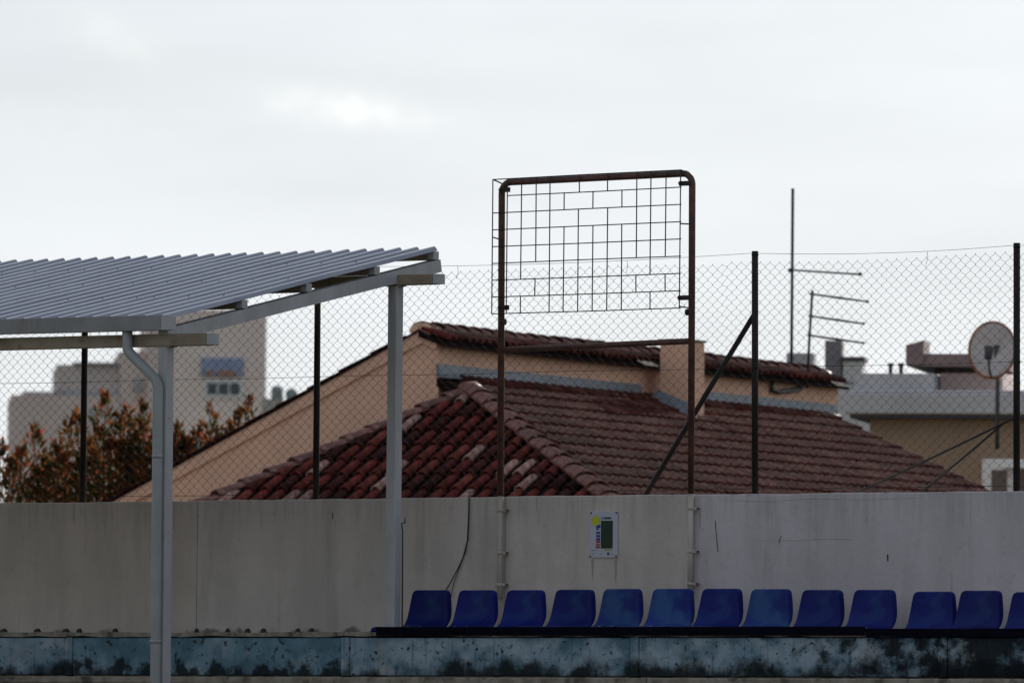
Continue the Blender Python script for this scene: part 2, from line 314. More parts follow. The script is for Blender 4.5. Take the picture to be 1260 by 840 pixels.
# rendered boundary wall behind the seats
wall = thing('concrete_wall', 'long grey rendered wall behind the row of blue seats', 'wall', (0, .1, 0))
wc = [-16, -9.4, -3.17, -.05, 1.79, 12]; wt = [3.088, 3.088, 3.092, 3.096, 3.094]
for i in range(5):
    a, b = wc[i], wc[i + 1]; n = max(2, int((b - a) / .12)); V = []
    for k in range(n + 1):
        x = a + .003 + (b - a - .006) * k / n; zt = wt[i] + .006 * noise.noise(Vector((x * 1.7, i, 0))) + random.uniform(-.002, .002)
        V += [(x, 0.0, 2.006), (x, 0.0, zt - .008), (x, .010, zt), (x, .19, zt), (x, .20, zt - .01), (x, .20, 0.0), (x, .05, 0.0), (x, .05, 2.006)]
    F = [tuple(range(7, -1, -1)), tuple(8 * n + q for q in range(8))]
    for k in range(n):
        for q in range(8): F.append((8 * k + q, 8 * k + (q + 1) % 8, 8 * k + 8 + (q + 1) % 8, 8 * k + 8 + q))
    WB().add(V, F).build('wall_panel', [WALL_L, WALL_L, WALL_M, WALL_M, WALL_R][i], wall)
# rust runs below the old fixings
RUN = mat('rust_run', (.33, .27, .215), (.40, .35, .31), .95, 14, (1, 1, .3))
for x, z0, ln, w in [(-3.165, 3.09, .20, .010), (.255, 3.092, .12, .022), (.81, 2.598, .18, .026), (1.035, 2.598, .20, .030), (1.845, 2.95, .14, .016), (-4.47, 3.085, .16, .012), (-.12, 3.09, .3, .012)]:
    V = [(x - w / 2, -.0015, z0), (x + w / 2, -.0015, z0), (x + w * .35, -.0015, z0 - ln * .6), (x + .002, -.0015, z0 - ln), (x - w * .3, -.0015, z0 - ln * .55)]
    WB().prism(V, (0, .0011, 0)).build('rust_run', RUN, wall)
HAIR = mat('hairline', (.26, .245, .25), rough=.95)
def crack(pts, w=.004, mt=None):
    M_ = WB()
    for p, q in zip(pts, pts[1:]): M_.beam((p[0], -.0012, p[1]), (q[0], -.0012, q[1]), w, .0018, side=(1, 0, 0))
    M_.build('crack', mt or CABLE, wall)
crack([(1.99, 2.89), (2.0, 2.80), (2.012, 2.70), (2.02, 2.65)], .006); crack([(3.62, 2.62), (3.622, 2.57)], .012); crack([(-1.78, 2.98), (-1.782, 2.93)], .008)

for pts_ in ([(2.1, 3.045), (2.5, 3.035), (2.9, 3.052), (3.4, 3.04), (3.9, 3.05)], [(2.4, 2.735), (2.75, 2.73), (3.0, 2.742), (3.3, 2.738)], [(-2.6, 2.99), (-2.3, 2.97), (-2.15, 2.99)]): crack(pts_, .0014, HAIR)
crack([(2.62, 2.77), (2.605, 2.74), (2.60, 2.71)], .010, HAIR); crack([(.32, 2.86), (.36, 2.862)], .003, HAIR)
# ------------------------------------------------------------------ canopy
can = thing('canopy', 'white steel stand canopy with ribbed grey roof and downpipe, left side', 'canopy', (-.62, -3.56, 0))
def zr(y): return 4.349 + .2013 * (y + 3.273)          # top of the rafters
PX = [-.624, -5.9]
for x in PX:
    for y, zt, zb in ((-3.56, 4.15, 1.65), (-.70, 4.74, 2.012)):
        p = WB().box(x - .045, x + .045, y - .045, y + .045, zb if y > -1 else 0.0, zt, bev=.006).build('post', STEEL_W, can)
        WB().box(x - .075, x + .075, y - .075, y + .075, (zb if y > -1 else 0.0) + .001, (zb if y > -1 else 0.0) + .010).build('base_plate', STEEL_W, p)
        WB().box(x - .07, x + .07, y - .047, y + .047, zt - .006, zt + .001).build('cap_plate', STEEL_B, p)
    WB().beam((x, -3.52, zr(-3.52) - .05), (x, -.178, zr(-.178) - .05), .10, .10).build('rafter', STEEL_W, can)
    WB().box(x - .045, x + .052, -3.605, -3.523, 4.195, 4.275, bev=.004).build('rafter_block', STEEL_W, can)
for y, z0, z1, e in ((-3.56, 4.151, 4.245, -.14), (-.70, 4.742, 4.824, -.17)):
    b = WB().box(-6.6, e - .055, y - .05, y + .05, z0, z1, bev=.004).build('beam', STEEL_B, can)
    WB().box(e - .053, e, y - .048, y + .048, z0 + .002, z1 - .001, bev=.004).build('beam_end', STEEL_W, b)
for y in (-2.66, -1.86, -1.0, -.24):
    zt = zr(y)
    b = WB().box(-6.6, -.64, y - .035, y + .035, zt + .004, zt + .074, bev=.003).build('purlin', STEEL_B, can)
    WB().box(-.638, -.575, y - .034, y + .034, zt + .005, zt + .073, bev=.003).build('purlin_end', STEEL_W, b)
# ribbed sheets, one metre wide each, laid front to back
pitch = .1735; nrib = 6; sw = pitch * nrib
prof = [(0, 0), (.098, 0), (.118, .030), (.126, .034), (.142, .034), (.150, .030), (.1735, 0)]
x1 = -.575; k = 0
while x1 > -6.6:
    x0 = x1 - sw; P = [(x0 + i * pitch + a, h) for i in range(nrib) for a, h in prof[:-1]] + [(x1, 0)]
    V = []; ys = [-3.62, -2.6, -1.6, -.9, -.235 + random.uniform(-.012, .012)]; sag = [0, .004, -.003, .003, 0]
    for yy, sg in zip(ys, sag):
        for a, h in P: V.append((a, yy, zr(yy) + .078 + h + sg * math.sin(k * 2 + yy) + (k % 2) * .001))
    n = len(P); F = [(j * n + i, j * n + i + 1, (j + 1) * n + i + 1, (j + 1) * n + i) for j in range(4) for i in range(n - 1)]
    m_ = WB(); nb = len(V); V2 = V + [(a, b, c - .0015) for a, b, c in V]
    F += [tuple(q + nb for q in f[::-1]) for f in F]
    F += [(i, i + nb, i + 1 + nb, i + 1) for i in range(n - 1)] + [(4 * n + i + 1, 4 * n + i + 1 + nb, 4 * n + i + nb, 4 * n + i) for i in range(n - 1)]
    F += [(j * n + e, j * n + e + nb, (j + 1) * n + e + nb, (j + 1) * n + e) for j in range(4) for e in (0, n - 1)]
    m_.add(V2, F); m_.mi = [1 if (fi < 4 * (n - 1) and (fi % (n - 1)) % 6 in (2, 3, 4)) else 0 for fi in range(len(F))]; sho = m_.build('roof_sheet', [SHEET, CREST_LIT], can)
    sc_ = WB()
    for yy in (-2.66, -1.86, -1.0):
        for i in range(k % 2, nrib, 2): xx = x0 + i * pitch + .134; sc_.tube([(xx, yy, zr(yy) + .110), (xx, yy, zr(yy) + .116)], .006, 6)
    sc_.build('roof_screws', RODM, sho, kind='stuff'); x1 = x0 + .004; k += 1
gu = WB().box(-6.7, -.55, -3.715, -3.705, 4.269, 4.382).box(-6.7, -.55, -3.705, -3.615, 4.269, 4.279).box(-6.7, -.55, -3.625, -3.615, 4.279, 4.36).build('gutter', GUTTER, can)
WB().box(-.548, -.485, -3.72, -3.61, 4.268, 4.383, bev=.004).build('gutter_end', STEEL_W, gu)
cp = [(-.925, -3.66, 4.27), (-.924, -3.66, 4.17)]
for t in (0, .33, .66, 1): cp.append((-.923 + .03 * t * t, -3.66, 4.15 - .055 * t))
cp += [(-.66, -3.64, 3.90)]
for t in (.33, .66, 1): cp.append((-.66 + .027 * t, -3.64, 3.90 - .06 * t))
cp += [(-.632, -3.64, 3.0), (-.63, -3.64, 1.0), (-.63, -3.64, .1)]
dp = WB().tube(cp, .040, 14).build('downpipe', PIPE, can)
for z in (3.31, 1.9): WB().tube([(-.632, -3.64, z - .012), (-.632, -3.64, z + .012)], .044, 14).build('pipe_collar', PIPE, dp)
WB().tube([(-.565, -.63, 2.88), (-.590, -.64, 2.872), (-.575, -.645, 2.80), (-.572, -.645, 2.02)], .006, 6).tube([(-.565, -.63, 2.88), (-.565, -.63, 2.92)], .005, 5).build('conduit', CABLE, can)

# ------------------------------------------------------------------ chain link fence
fe = thing('chain_link_fence', 'chain link fence with dark posts standing on the grey wall', 'fence', (0, .1, 3.09))
for x, zt, lean in ((-6.9, 4.98, 0), (-4.485, 4.98, .01), (-2.057, 4.98, .0), (2.275, 4.982, -.018), (4.718, 4.984, -.014), (7.2, 4.98, 0)):
    p = WB().tube([(x, .13, 2.9), (x + lean * .5, .13, 4.0), (x + lean, .13, zt)], .027, 10).build('post', POSTM, fe)
    for z in (3.22, 4.075, zt - .03): WB().tube([(x + lean * (z - 3.09) / 1.9, .13, z - .004), (x + lean * (z - 3.09) / 1.9, .13, z + .004)], .0295, 10).build('tie_wire', WIREM, p)
WB().tube([(2.25, .165, 4.52), (1.185, .19, 3.11), (1.16, .19, 3.08)], .021, 8).build('brace', POSTM, fe)
def wob(x, z): return .010 * noise.noise(Vector((x * 1.3, z * 1.9, 4))), .010 * noise.noise(Vector((x * 1.1, z * 1.4, 9)))
def top(x): return 4.885 + .018 * math.sin(x * 1.4 + .6) + .022 * noise.noise(Vector((x * .9, 3, 7))) + (.02 if x > 2 else 0)
cw, ch = .0915, .0765; ch2 = ch / 2
xs0 = -7.0; nw = int(14.2 / (cw / 2)); mesh = WB()
for k in range(nw):
    xa = xs0 + k * cw / 2; nz_ = 49; pts = []
    for i in range(nz_):
        z = 3.10 + i * ch2; side = (i + k) % 2
        if i > 46: break
        x = xa + (cw / 2 + .002 if side else -.002); dx, dz = wob(x, z); y = .10 + (.0022 if side else -.0022); dz += (top(x) - 4.86) * max(0, (z - 3.6) / 1.25)
        # twist at the knuckle: a short, slightly rounded bend
        dirx = 1 if side else -1
        pts.append((x + dx - dirx * .0035, y, z + dz - .0045)); pts.append((x + dx, y + .001, z + dz)); pts.append((x + dx - dirx * .0035, y, z + dz + .0045))
    if len(pts) > 3:
        mesh.tube(pts, .00125, 4, cap=False, smooth=False)
mesh.build('wire_mesh', WIREM, fe, kind='stuff')
def strand(x0, x1, zf, n=40, rad=.0016, y=.093, name='line_wire'):
    WB().tube([(x0 + (x1 - x0) * i / n, y, zf(x0 + (x1 - x0) * i / n)) for i in range(n + 1)], rad, 5).build(name, WIREM, fe)
def topw(x):
    for a, b, s_ in ((-7, -4.485, .02), (-4.485, -2.057, .02), (-2.057, 2.262, .035), (2.262, 4.706, .03), (4.706, 7.3, .02)):
        if a <= x <= b: t = (x - a) / (b - a); return 4.965 - s_ * 4 * t * (1 - t)
    return 4.965
strand(-7, 7.2, topw, 80, .0017); strand(-7, 7.2, lambda x: 4.075 + .003 * math.sin(x * 3), 60, .0018); strand(-7, 7.2, lambda x: 3.135 + .010 * noise.noise(Vector((x * 2, 1, 1))), 90, .0022)
for x in (-.62, 1.05, 3.9): WB().tube([(x, .096, topw(x)), (x + .012, .09, topw(x) - .05), (x - .01, .096, topw(x) - .10)], .0016, 4).build('tie_wire', WIREM, fe)

# ------------------------------------------------------------------ rusty sign frame with welded grid
fr = thing('sign_frame', 'tall rusty tube frame holding a wire grid, clamped to the wall', 'frame', (.86, -.05, 2.3))
xL, xR, zT = -.072, 1.784, 5.585; Y = -.055; rc = .085; T = lambda x: .006 * (x - xL) / (xR - xL) * 3 + (-.012)
pts = [(xL + .012, Y, 3.10), (xL, Y, zT - rc + T(xL))]
for i in range(1, 7):
    a = math.pi / 2 * i / 6; pts.append((xL + rc - rc * math.cos(a), Y, zT - rc + rc * math.sin(a) + T(xL)))
for i in range(0, 7):
    a = math.pi / 2 * i / 6; pts.append((xR - rc + rc * math.sin(a), Y, zT - rc + rc * math.cos(a) + T(xR)))
pts += [(xR + .012, Y, 3.10)]
WB().tube(pts, .027, 12).build('bent_tube', FRAMEM, fr)
WB().tube([(xL + .02, Y, 4.250), (xR, Y, 4.285)], .024, 10).build('crossbar', FRAMEM, fr)
for x, zb in ((xL + .013, 2.28), (xR + .013, 2.30)):
    s_ = WB().tube([(x, Y, zb), (x, Y, 3.098)], .023, 12).build('sleeve', STONEW, fr)
    for z in (2.985, 2.65, 2.40):
        WB().tube([(x, Y, z - .011), (x, Y, z + .011)], .0265, 12).box(x + .02, x + .048, Y - .004, Y + .05, z - .010, z + .010).build('clamp', STONEW, s_); WB().tube([(x + .048, Y + .02, z), (x + .058, Y + .02, z)], .009, 6).build('clamp_bolt', FRAMEM, s_)
gx0, gx1 = -.130, 1.700; nV = 14; gz0, gz1 = 4.535, 5.596; Yg = -.088
gp = WB().box(0, 0, 0, 0, 0, 0)
VX = [gx0 + (gx1 - gx0) * i / 13 for i in range(14)]
HZ = lambda j, x: gz1 + (gz0 - gz1) * j / 8 + (x - gx0) / (gx1 - gx0) * (.022 - .014 * j / 8)
rod = .0048
for j in range(9):
    a = gx0 if j != 1 else VX[1]
    WB().tube([(a - .004, Yg, HZ(j, a)), ((a + gx1) / 2, Yg, HZ(j, (a + gx1) / 2) + random.uniform(-.003, .003)), (gx1 + .004, Yg, HZ(j, gx1))], rod, 6).build('rod', RODM, fr)
VR = {0: '11111111', 1: '11111111', 2: '11111101', 3: '11111010', 4: '11111111', 5: '01011111', 6: '10111111', 7: '01011111', 8: '10111111', 9: '01011111', 10: '11111010', 11: '11111101', 12: '11111010', 13: '11111111'}
for i, s_ in VR.items():
    j = 0
    while j < 8:
        if s_[j] == '1':
            e = j
            while e < 8 and s_[e] == '1': e += 1
            x = VX[i] + random.uniform(-.004, .004)
            WB().tube([(x, Yg - .007, HZ(j, x) + .003), (x + random.uniform(-.003, .003), Yg - .007, HZ(e, x) - .003)], rod, 6).build('rod', RODM, fr); j = e
        else: j += 1
for x0_, x1_, z in ((xL, VX[1] + .02, 5.515), (xL, VX[1] + .02, 4.585), (gx1 - .02, xR, 5.515), (gx1 - .02, xR, 4.625)):
    WB().box(x0_, x1_, -.090, -.080, z - .022, z + .016).box(x0_ + .01, x0_ + .03, -.115, -.07, z - .008, z + .004).build('clip', RODM, fr)
WB().tube([(gx0, Yg, 5.595), (xL, Y, 5.565)], .006, 5).build('strut_rod', RODM, fr); WB().tube([(gx0, Yg, 5.14), (xL, Y, 5.12)], .006, 5).build('strut_rod', RODM, fr)
WB().tube([(gx1, Yg, 5.20), (xR, Y, 5.195)], .006, 5).build('strut_rod', RODM, fr); WB().tube([(gx1, Yg, 4.555), (xR, Y, 4.54)], .006, 5).build('strut_rod', RODM, fr)
WB().tube([(gx1, Yg, 5.618), (xR, Y, 5.56)], .006, 5).build('strut_rod', RODM, fr)
for x, z in ((xL + .034, 4.47), (xR - .03, 4.51)): WB().tube([(x - .012, -.06, z), (x + .012, -.06, z)], .026, 10).build('knuckle', RODM, fr)

# ------------------------------------------------------------------ notice on the wall
no = thing('notice_board', 'small white notice with a dark green field, screwed to the wall', 'notice', (.924, 0, 2.608))
def flat(name, x0_, x1_, z0_, z1_, c, d, parent=no):
    me = bpy.data.materials.get(name + '_print') or plain(name + '_print', c, .9, rough=.6)
    return MB().box(x0_, x1_, -d, -d + .0012, z0_, z1_).build(name, me, parent)
bd = MB().box(-.134, .134, -.012, -.002, 0, .362, bev=.002).build('panel', plain('notice_white', (.44, .44, .50), .94, rough=.5), no)
def Pn(u, w): return (-.134 + .268 * u, .362 * (1 - w))
def rect(name, u0, u1, w0, w1, c, d=.0136):
    a = Pn(u0, w0); b = Pn(u1, w1); flat(name, a[0], b[0], b[1], a[1], c, d, bd)
rect('green_field', .40, .83, .20, .80, (.005, .026, .007))
M_ = MB(); c = Pn(.21, .20); M_.add([(c[0] + .040 * math.cos(a * math.pi / 10), -.0150, c[1] + .040 * math.sin(a * math.pi / 10)) for a in range(20)], [list(range(20))]); M_.build('yellow_disc', plain('yellow_print', (.50, .50, .03), .9), bd)
rect('blue_mark', .41, .49, .12, .17, (.06, .24, .55))
for k_, (a, b) in enumerate(((.52, .57), (.58, .62), (.63, .68), (.69, .73), (.74, .77))): rect('black_word', a, b, .125, .168, (.02, .02, .03))
rect('blue_square', .23, .38, .29, .36, (.02, .03, .25)); rect('blue_square', .23, .32, .365, .40, (.02, .03, .25))
for k_, w in enumerate((.435, .505, .57)): rect('blue_square', .23, .37, w, w + .05, (.02, .03, .22))
rect('red_square', .23, .37, .625, .68, (.30, .05, .06)); rect('orange_square', .22, .37, .695, .745, (.36, .09, .05)); rect('dark_red_square', .21, .37, .755, .79, (.18, .03, .05))
rect('yellow_strip', .52, .80, .815, .845, (.32, .30, .08)); rect('small_print', .06, .24, .83, .85, (.25, .25, .28)); rect('small_print', .03, .20, .90, .915, (.25, .25, .28)); rect('small_print', .36, .46, .91, .93, (.3, .3, .33))
rect('emblem', .63, .71, .885, .945, (.05, .05, .07)); rect('small_print', .77, .88, .91, .93, (.25, .25, .28))
for u, w in ((.04, .03), (.96, .03), (.02, .97), (.96, .97)):
    a = Pn(u, w); MB().tube([(a[0], -.017, a[1]), (a[0], -.011, a[1])], .007, 8).build('screw', RODM, no)

# loose cable on the wall
c_ = WB(); base = (-.48, -.02, 2.30)
M_ = MB(); M_.tube([(-.398, -.02, 3.10), (-.399, -.022, 2.95), (-.411, -.02, 2.748), (-.45, -.02, 2.62), (-.505, -.02, 2.523), (-.56, -.03, 2.43), (-.63, -.03, 2.33)], .0045, 6)
M_.tube([(-.392, -.02, 3.10), (-.395, -.018, 2.95), (-.403, -.02, 2.76), (-.43, -.02, 2.65), (-.49, -.02, 2.53), (-.54, -.022, 2.42), (-.575, -.022, 2.27)], .003, 6)
tag(M_.build('hanging_cable', CABLE), 'thin pair of dark cables hanging down the wall above the seats', 'cable')

# ------------------------------------------------------------------ seats
def seat_proto():
    root = thing('stadium_seat', '', 'seat')
    # profile from front lip over the pan, up the back: (y, z, half width)
    prof = [(-.452, -.040, .216), (-.466, -.020, .222), (-.456, .000, .224), (-.42, .008, .224), (-.30, .006, .222), (-.19, .002, .219), (-.12, .004, .215),
            (-.066, .018, .211), (-.034, .056, .205), (-.020, .110, .198), (-.012, .165, .190), (-.006, .220, .181), (-.002, .262, .174), (.001, .283, .166), (.003, .296, .150), (.004, .302, .124)]
    US = [-1.0, -.999, -.93, -.8, -.6, -.4, -.2, 0, .2, .4, .6, .8, .93, .999, 1.0]; n = len(US); nu = n - 1; V = []
    for j, (y, z, w) in enumerate(prof):
        for i, u in enumerate(US):
            e = abs(u) ** 3; back = min(1, max(0, (j - 6) / 3)); rim = i in (0, n - 1)
            V.append((u * w + (math.copysign(.010, u) if rim else 0), y - back * .022 * e + back * (.062 if rim else 0) + (back * .02 if j == 15 else 0),
                      z - (.012 * (1 - u * u) if j in (4, 5) else 0) - (.035 if rim and j <= 6 else 0)))
    m_ = len(prof); F = [(j * n + i, j * n + i + 1, (j + 1) * n + i + 1, (j + 1) * n + i) for j in range(m_ - 1) for i in range(nu)]
    me = MB().add(V, F, 0, True); sh = me.build('shell', SEATM[0], root)
    sm_ = sh.modifiers.new('thick', 'SOLIDIFY'); sm_.thickness = .008; sm_.offset = -1
    bv = sh.modifiers.new('sub', 'SUBSURF'); bv.levels = 1; bv.render_levels = 1
    MB().box(-.20, .20, -.40, -.05, -.034, -.012, bev=.006).build('base', SEATM[0], root)
    for x in (-.06, .06): MB().tube([(x, -.2, -.006), (x, -.2, .010)], .011, 8).build('bolt', BOLT, root)
    return root
SX = [-.360, .099, .572, 1.046, 1.509, 1.989, 2.453, 2.920, 3.399, 3.884, 4.435, 4.857, 5.329]
SZ = [2.334, 2.332, 2.331, 2.333, 2.337, 2.337, 2.336, 2.331, 2.324, 2.323, 2.307, 2.314, 2.301]
SL = ['blue plastic seat at the left end of the row, beside the white post',
      'blue plastic seat second from the left, below the hanging cable', 'blue plastic seat third from the left, in front of the left frame pipe',
      'blue plastic seat fourth from the left, between frame pipe and notice', 'faded blue plastic seat below the white notice',
      'faded blue plastic seat sixth from the left, just left of the right frame pipe', 'blue plastic seat just right of the right frame pipe',
      'lighter faded blue seat eighth from the left, below the braced fence post', 'blue plastic seat ninth from the left, third before the gap in the row',
      'blue plastic seat tenth from the left, last before the wider gap', 'low blue seat with raised dark pan, first after the wider gap',
      'blue plastic seat second from the right edge of the picture', 'blue plastic seat cut off by the right edge of the picture']
proto = seat_proto()
for i, (x, z) in enumerate(zip(SX, SZ)):
    o = proto if i == 0 else copy_tree(proto)
    o.location = (x - .010, -.548, z - .302 + .018); o.rotation_euler = (R([0, 0, .6, -.5, .4, 0, -.4, .5, 0, .3, 2.0, -.6, .3][i]), 0, R(random.uniform(-2.5, 2.5)))
    tag(o, SL[i], 'seat', 'row of blue seats on the terrace')
    if i in (4, 5, 7):
        for c in o.children:
            if c.name.startswith('shell'):
                c.data = c.data.copy(); c.data.materials.clear(); c.data.materials.append(SEATM[1])
# added near-black strips: shade along the seat fronts put into their colour
tag(MB().box(-.53, 4.13, -1.034, -1.026, 1.984, 2.052).box(-.53, 4.13, -1.026, -.62, 2.0165, 2.036).build('seat_shade_strip', SEAT_SHADE), 'added dark strip for the shaded fronts of the ten seats left of the gap', 'shade_strip')
tag(MB().box(4.14, 9.0, -1.034, -1.026, 1.976, 2.036).box(4.14, 9.0, -1.026, -.62, 2.0135, 2.020).build('seat_shade_strip', SEAT_SHADE), 'added dark strip for the shaded fronts of the seats right of the gap', 'shade_strip')

# two slack cables running back from the right fence post
AT = Vector((4.582, .15, 3.618)); K0 = Vector((4.71, .13, 3.66))
def sagging(p, q, sag, n=14): return [Vector(p).lerp(Vector(q), i / n) - Vector((0, 0, sag * 4 * (i / n) * (1 - i / n))) for i in range(n + 1)]
for q, lab in (((2.02, .82, 2.862), 'upper of two black cables running down left from the right fence post'), ((2.94, .82, 2.853), 'lower of two black cables running down from the right fence post')):
    tag(MB().tube([K0] + sagging(AT, q, .015), .009, 6).build('stay_cable', CABLE), lab, 'cable', 'cables from the right fence post')

# ------------------------------------------------------------------ tiled house
HO = Vector((-21.450, 27.661, 0)); HR = R(14); ZA = 5.212; TP = .455
ho = thing('tiled_house', 'ochre rendered house with dark red barrel tile roofs and chimney behind the fence', 'house', HO, HR)
YE = 12.45; XE = 3.6; KL = .645        # verge, eave; left hip goes KL across for each metre forward
# walls
MB().add([(-5.3, .0, 0), (-.4, .0, 0), (-.4, .0, 5.80), (-.62, .0, 5.93), (-5.3, .0, 3.59), (-5.3, 12.9, 0), (-.4, 12.9, 0), (-.4, 12.9, 5.80), (-.62, 12.9, 5.93), (-5.3, 12.9, 3.59)],
         [(0, 1, 2, 3, 4), (9, 8, 7, 6, 5), (0, 5, 6, 1), (1, 6, 7, 2), (2, 7, 8, 3), (3, 8, 9, 4), (4, 9, 5, 0)]).build('wall', RENDERW, ho)
MB().box(-2.6, 3.3, -3.3, -.01, 0, 3.7).box(-.39, 3.3, -.008, 12.6, 0, 3.7).build('lower_wall', RENDERW, ho)
# raised band along the gable, following the verge
def gz(x): return 5.975 + (x + .60) * .503
MB().prism([(-5.2, -.035, gz(-5.2) - .02), (-.66, -.035, gz(-.66) - .02), (-.52, -.035, 5.93), (-.40, -.035, 5.78), (-.42, -.035, 5.72), (-.60, -.035, 5.80), (-.72, -.035, gz(-.72) - .17), (-5.2, -.035, gz(-5.2) - .17)], (0, .034, 0)).build('gable_band', RENDERW, ho)
# main upper roof: left slope (seen edge on) and short right slope
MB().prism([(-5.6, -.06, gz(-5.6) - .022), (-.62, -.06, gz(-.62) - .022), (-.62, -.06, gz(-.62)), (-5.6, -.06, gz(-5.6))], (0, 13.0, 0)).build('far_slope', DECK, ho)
def tile_mesh(w0, w1, ln, hgt, seg=6, th=.014):
    m_ = MB(); V = []
    for (y, w) in ((0, w0), (ln, w1)):
        for q in (0, 1):
            rr = w / 2 - q * th
            for i in range(seg + 1):
                a = math.pi * i / seg; V.append((rr * math.cos(a), y, (rr * math.sin(a)) * hgt + (.036 if y == 0 else .0)))
    n = seg + 1; F = []
    for i in range(seg): F += [(i, i + 1, 2 * n + i + 1, 2 * n + i), (n + i, 3 * n + i, 3 * n + i + 1, n + i + 1), (i, n + i, n + i + 1, i + 1)]
    F += [(0, 2 * n, 3 * n, n), (seg, n + seg, 3 * n + seg, 2 * n + seg)]
    return m_.add(V, F, 0, True)
def pan_tile(wd, ln, rr, lift, th=.014):
    """interlocking tile: flat pan on the left, round roll on the right, raised lower end"""
    prof = [(-wd / 2, .012), (-wd / 2 + .02, .004), (wd / 2 - 2 * rr - .012, .004)]
    for i in range(6): a = math.pi * (1 - i / 5); prof.append((wd / 2 - rr + rr * math.cos(a), .008 + rr * math.sin(a)))
    V = []; n = len(prof)
    for (y, up_) in ((0, lift), (ln, 0)):
        for q in (0, 1):
            for x, z in prof: V.append((x, y, z + up_ - q * th * (1.6 if y == 0 else 1)))
    F = []
    for i in range(n - 1): F += [(i, i + 1, 2 * n + i + 1, 2 * n + i), (i, n + i, n + i + 1, i + 1)]
    F += [(0, 2 * n, 3 * n, n), (n - 1, 2 * n - 1, 4 * n - 1, 3 * n - 1)]
    return MB().add(V, F, 0, False)
TM = pan_tile(.246, .50, .066, .040); RM = pan_tile(.246, .37, .060, .036)
FM = tile_mesh(.128, .100, .53, 1.05); tdat = [FM.mesh('tile', q) for q in TILE]
rdat = [RM.mesh('side_tile', q) for q in RTILE]
CM = tile_mesh(.30, .25, .46, .62, 8, .02); cdat = CM.mesh('hip_tile', CAPT)
def place(name, data, parent, pos, down, nrm):
    y = -Vector(down).normalized(); z = Vector(nrm).normalized(); x = y.cross(z).normalized(); z = x.cross(y)
    o = bpy.data.objects.new(name, data); COL.objects.link(o); o.parent = parent
    m4 = Matrix((x, y, z)).transposed().to_4x4(); m4.translation = Vector(pos); o.matrix_local = m4; return o
# lower roof deck: hip end facing the camera plus the long right slope
lo = MB(); yF = -3.6
A_ = (0, 0, ZA)
zf = lambda y: ZA + TP * y
zx = lambda x: ZA - TP * x
BLp = (yF * KL, yF, zf(yF)); BRp = (-yF, yF, zf(yF))
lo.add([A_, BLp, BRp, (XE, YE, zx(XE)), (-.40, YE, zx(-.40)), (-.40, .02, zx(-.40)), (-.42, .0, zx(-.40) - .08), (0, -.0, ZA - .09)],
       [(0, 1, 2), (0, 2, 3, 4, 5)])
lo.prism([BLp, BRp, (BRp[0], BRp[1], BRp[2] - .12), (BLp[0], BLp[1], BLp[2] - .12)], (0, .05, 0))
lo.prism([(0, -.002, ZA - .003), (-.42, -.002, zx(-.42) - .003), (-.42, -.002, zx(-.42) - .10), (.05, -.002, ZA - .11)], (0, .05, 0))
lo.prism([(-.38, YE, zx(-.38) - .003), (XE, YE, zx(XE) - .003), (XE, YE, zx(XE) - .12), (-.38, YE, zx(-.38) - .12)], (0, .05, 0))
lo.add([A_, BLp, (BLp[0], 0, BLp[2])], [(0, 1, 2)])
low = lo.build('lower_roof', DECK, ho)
nF = Vector((0, -TP, 1)); dF = Vector((0, -1, -TP)); nR = Vector((TP, 0, 1)); dR = Vector((1, 0, -TP))
ex = .435; exh = ex / math.sqrt(1 + TP * TP); exr = .305 / math.sqrt(1 + TP * TP); nt_ = 0
for row in range(1, 13):
    y = -row * exh
    if y < yF - .02: break
    for kx in range(-24, 28):
        x = kx * .196 + .05 + random.uniform(-.005, .005); ymid = y + .22
        if x > -ymid - .03 or x < KL * ymid + .03: continue
        d = random.choices(tdat, (6, 3, 1.7, 3))[0]
        o = place('tile', d, low, (x, y, zf(y) + .020), dF + Vector((random.uniform(-.02, .02), 0, 0)), nF); nt_ += 1
rest = [MB(), MB()]
cand = []
for row in range(0, 15):
    x = -.40 + .24 + row * exr
    if x > XE + .03: break
    ky = 0
    while True:
        y = -XE + .1 + ky * .250; ky += 1
        if y > YE - .05: break
        if y < -x + .26 or (y < .06 and x < .3): continue
        if -.5 < x - .38 < .18 and 6.25 < y < 6.85 and x < .3: continue
        cand.append((x, y + random.uniform(-.006, .006)))
cand.sort(key=lambda c: c[1] - .3 * c[0])
room = max(0, 290 - nt_)
tv = [p.copy() for p in RM.v]
for i, (x, y) in enumerate(cand):
    dn = dR + Vector((0, random.uniform(-.02, .02), 0)); q = 0 if random.random() < .62 else 1
    if i < room and i < 220: place('tile', rdat[q], low, (x, y, zx(x) + .004), dn, nR)
    else:
        yy = -dn.normalized(); zz = nR.normalized(); xx = yy.cross(zz).normalized(); zz = xx.cross(yy); P0 = Vector((x, y, zx(x) + .004))
        rest[q].add([P0 + xx * p.x + yy * p.y + zz * p.z for p in tv], RM.f, 0, False)
for q in (0, 1): rest[q].build('side_tiles', RTILE[q], low, kind='stuff')
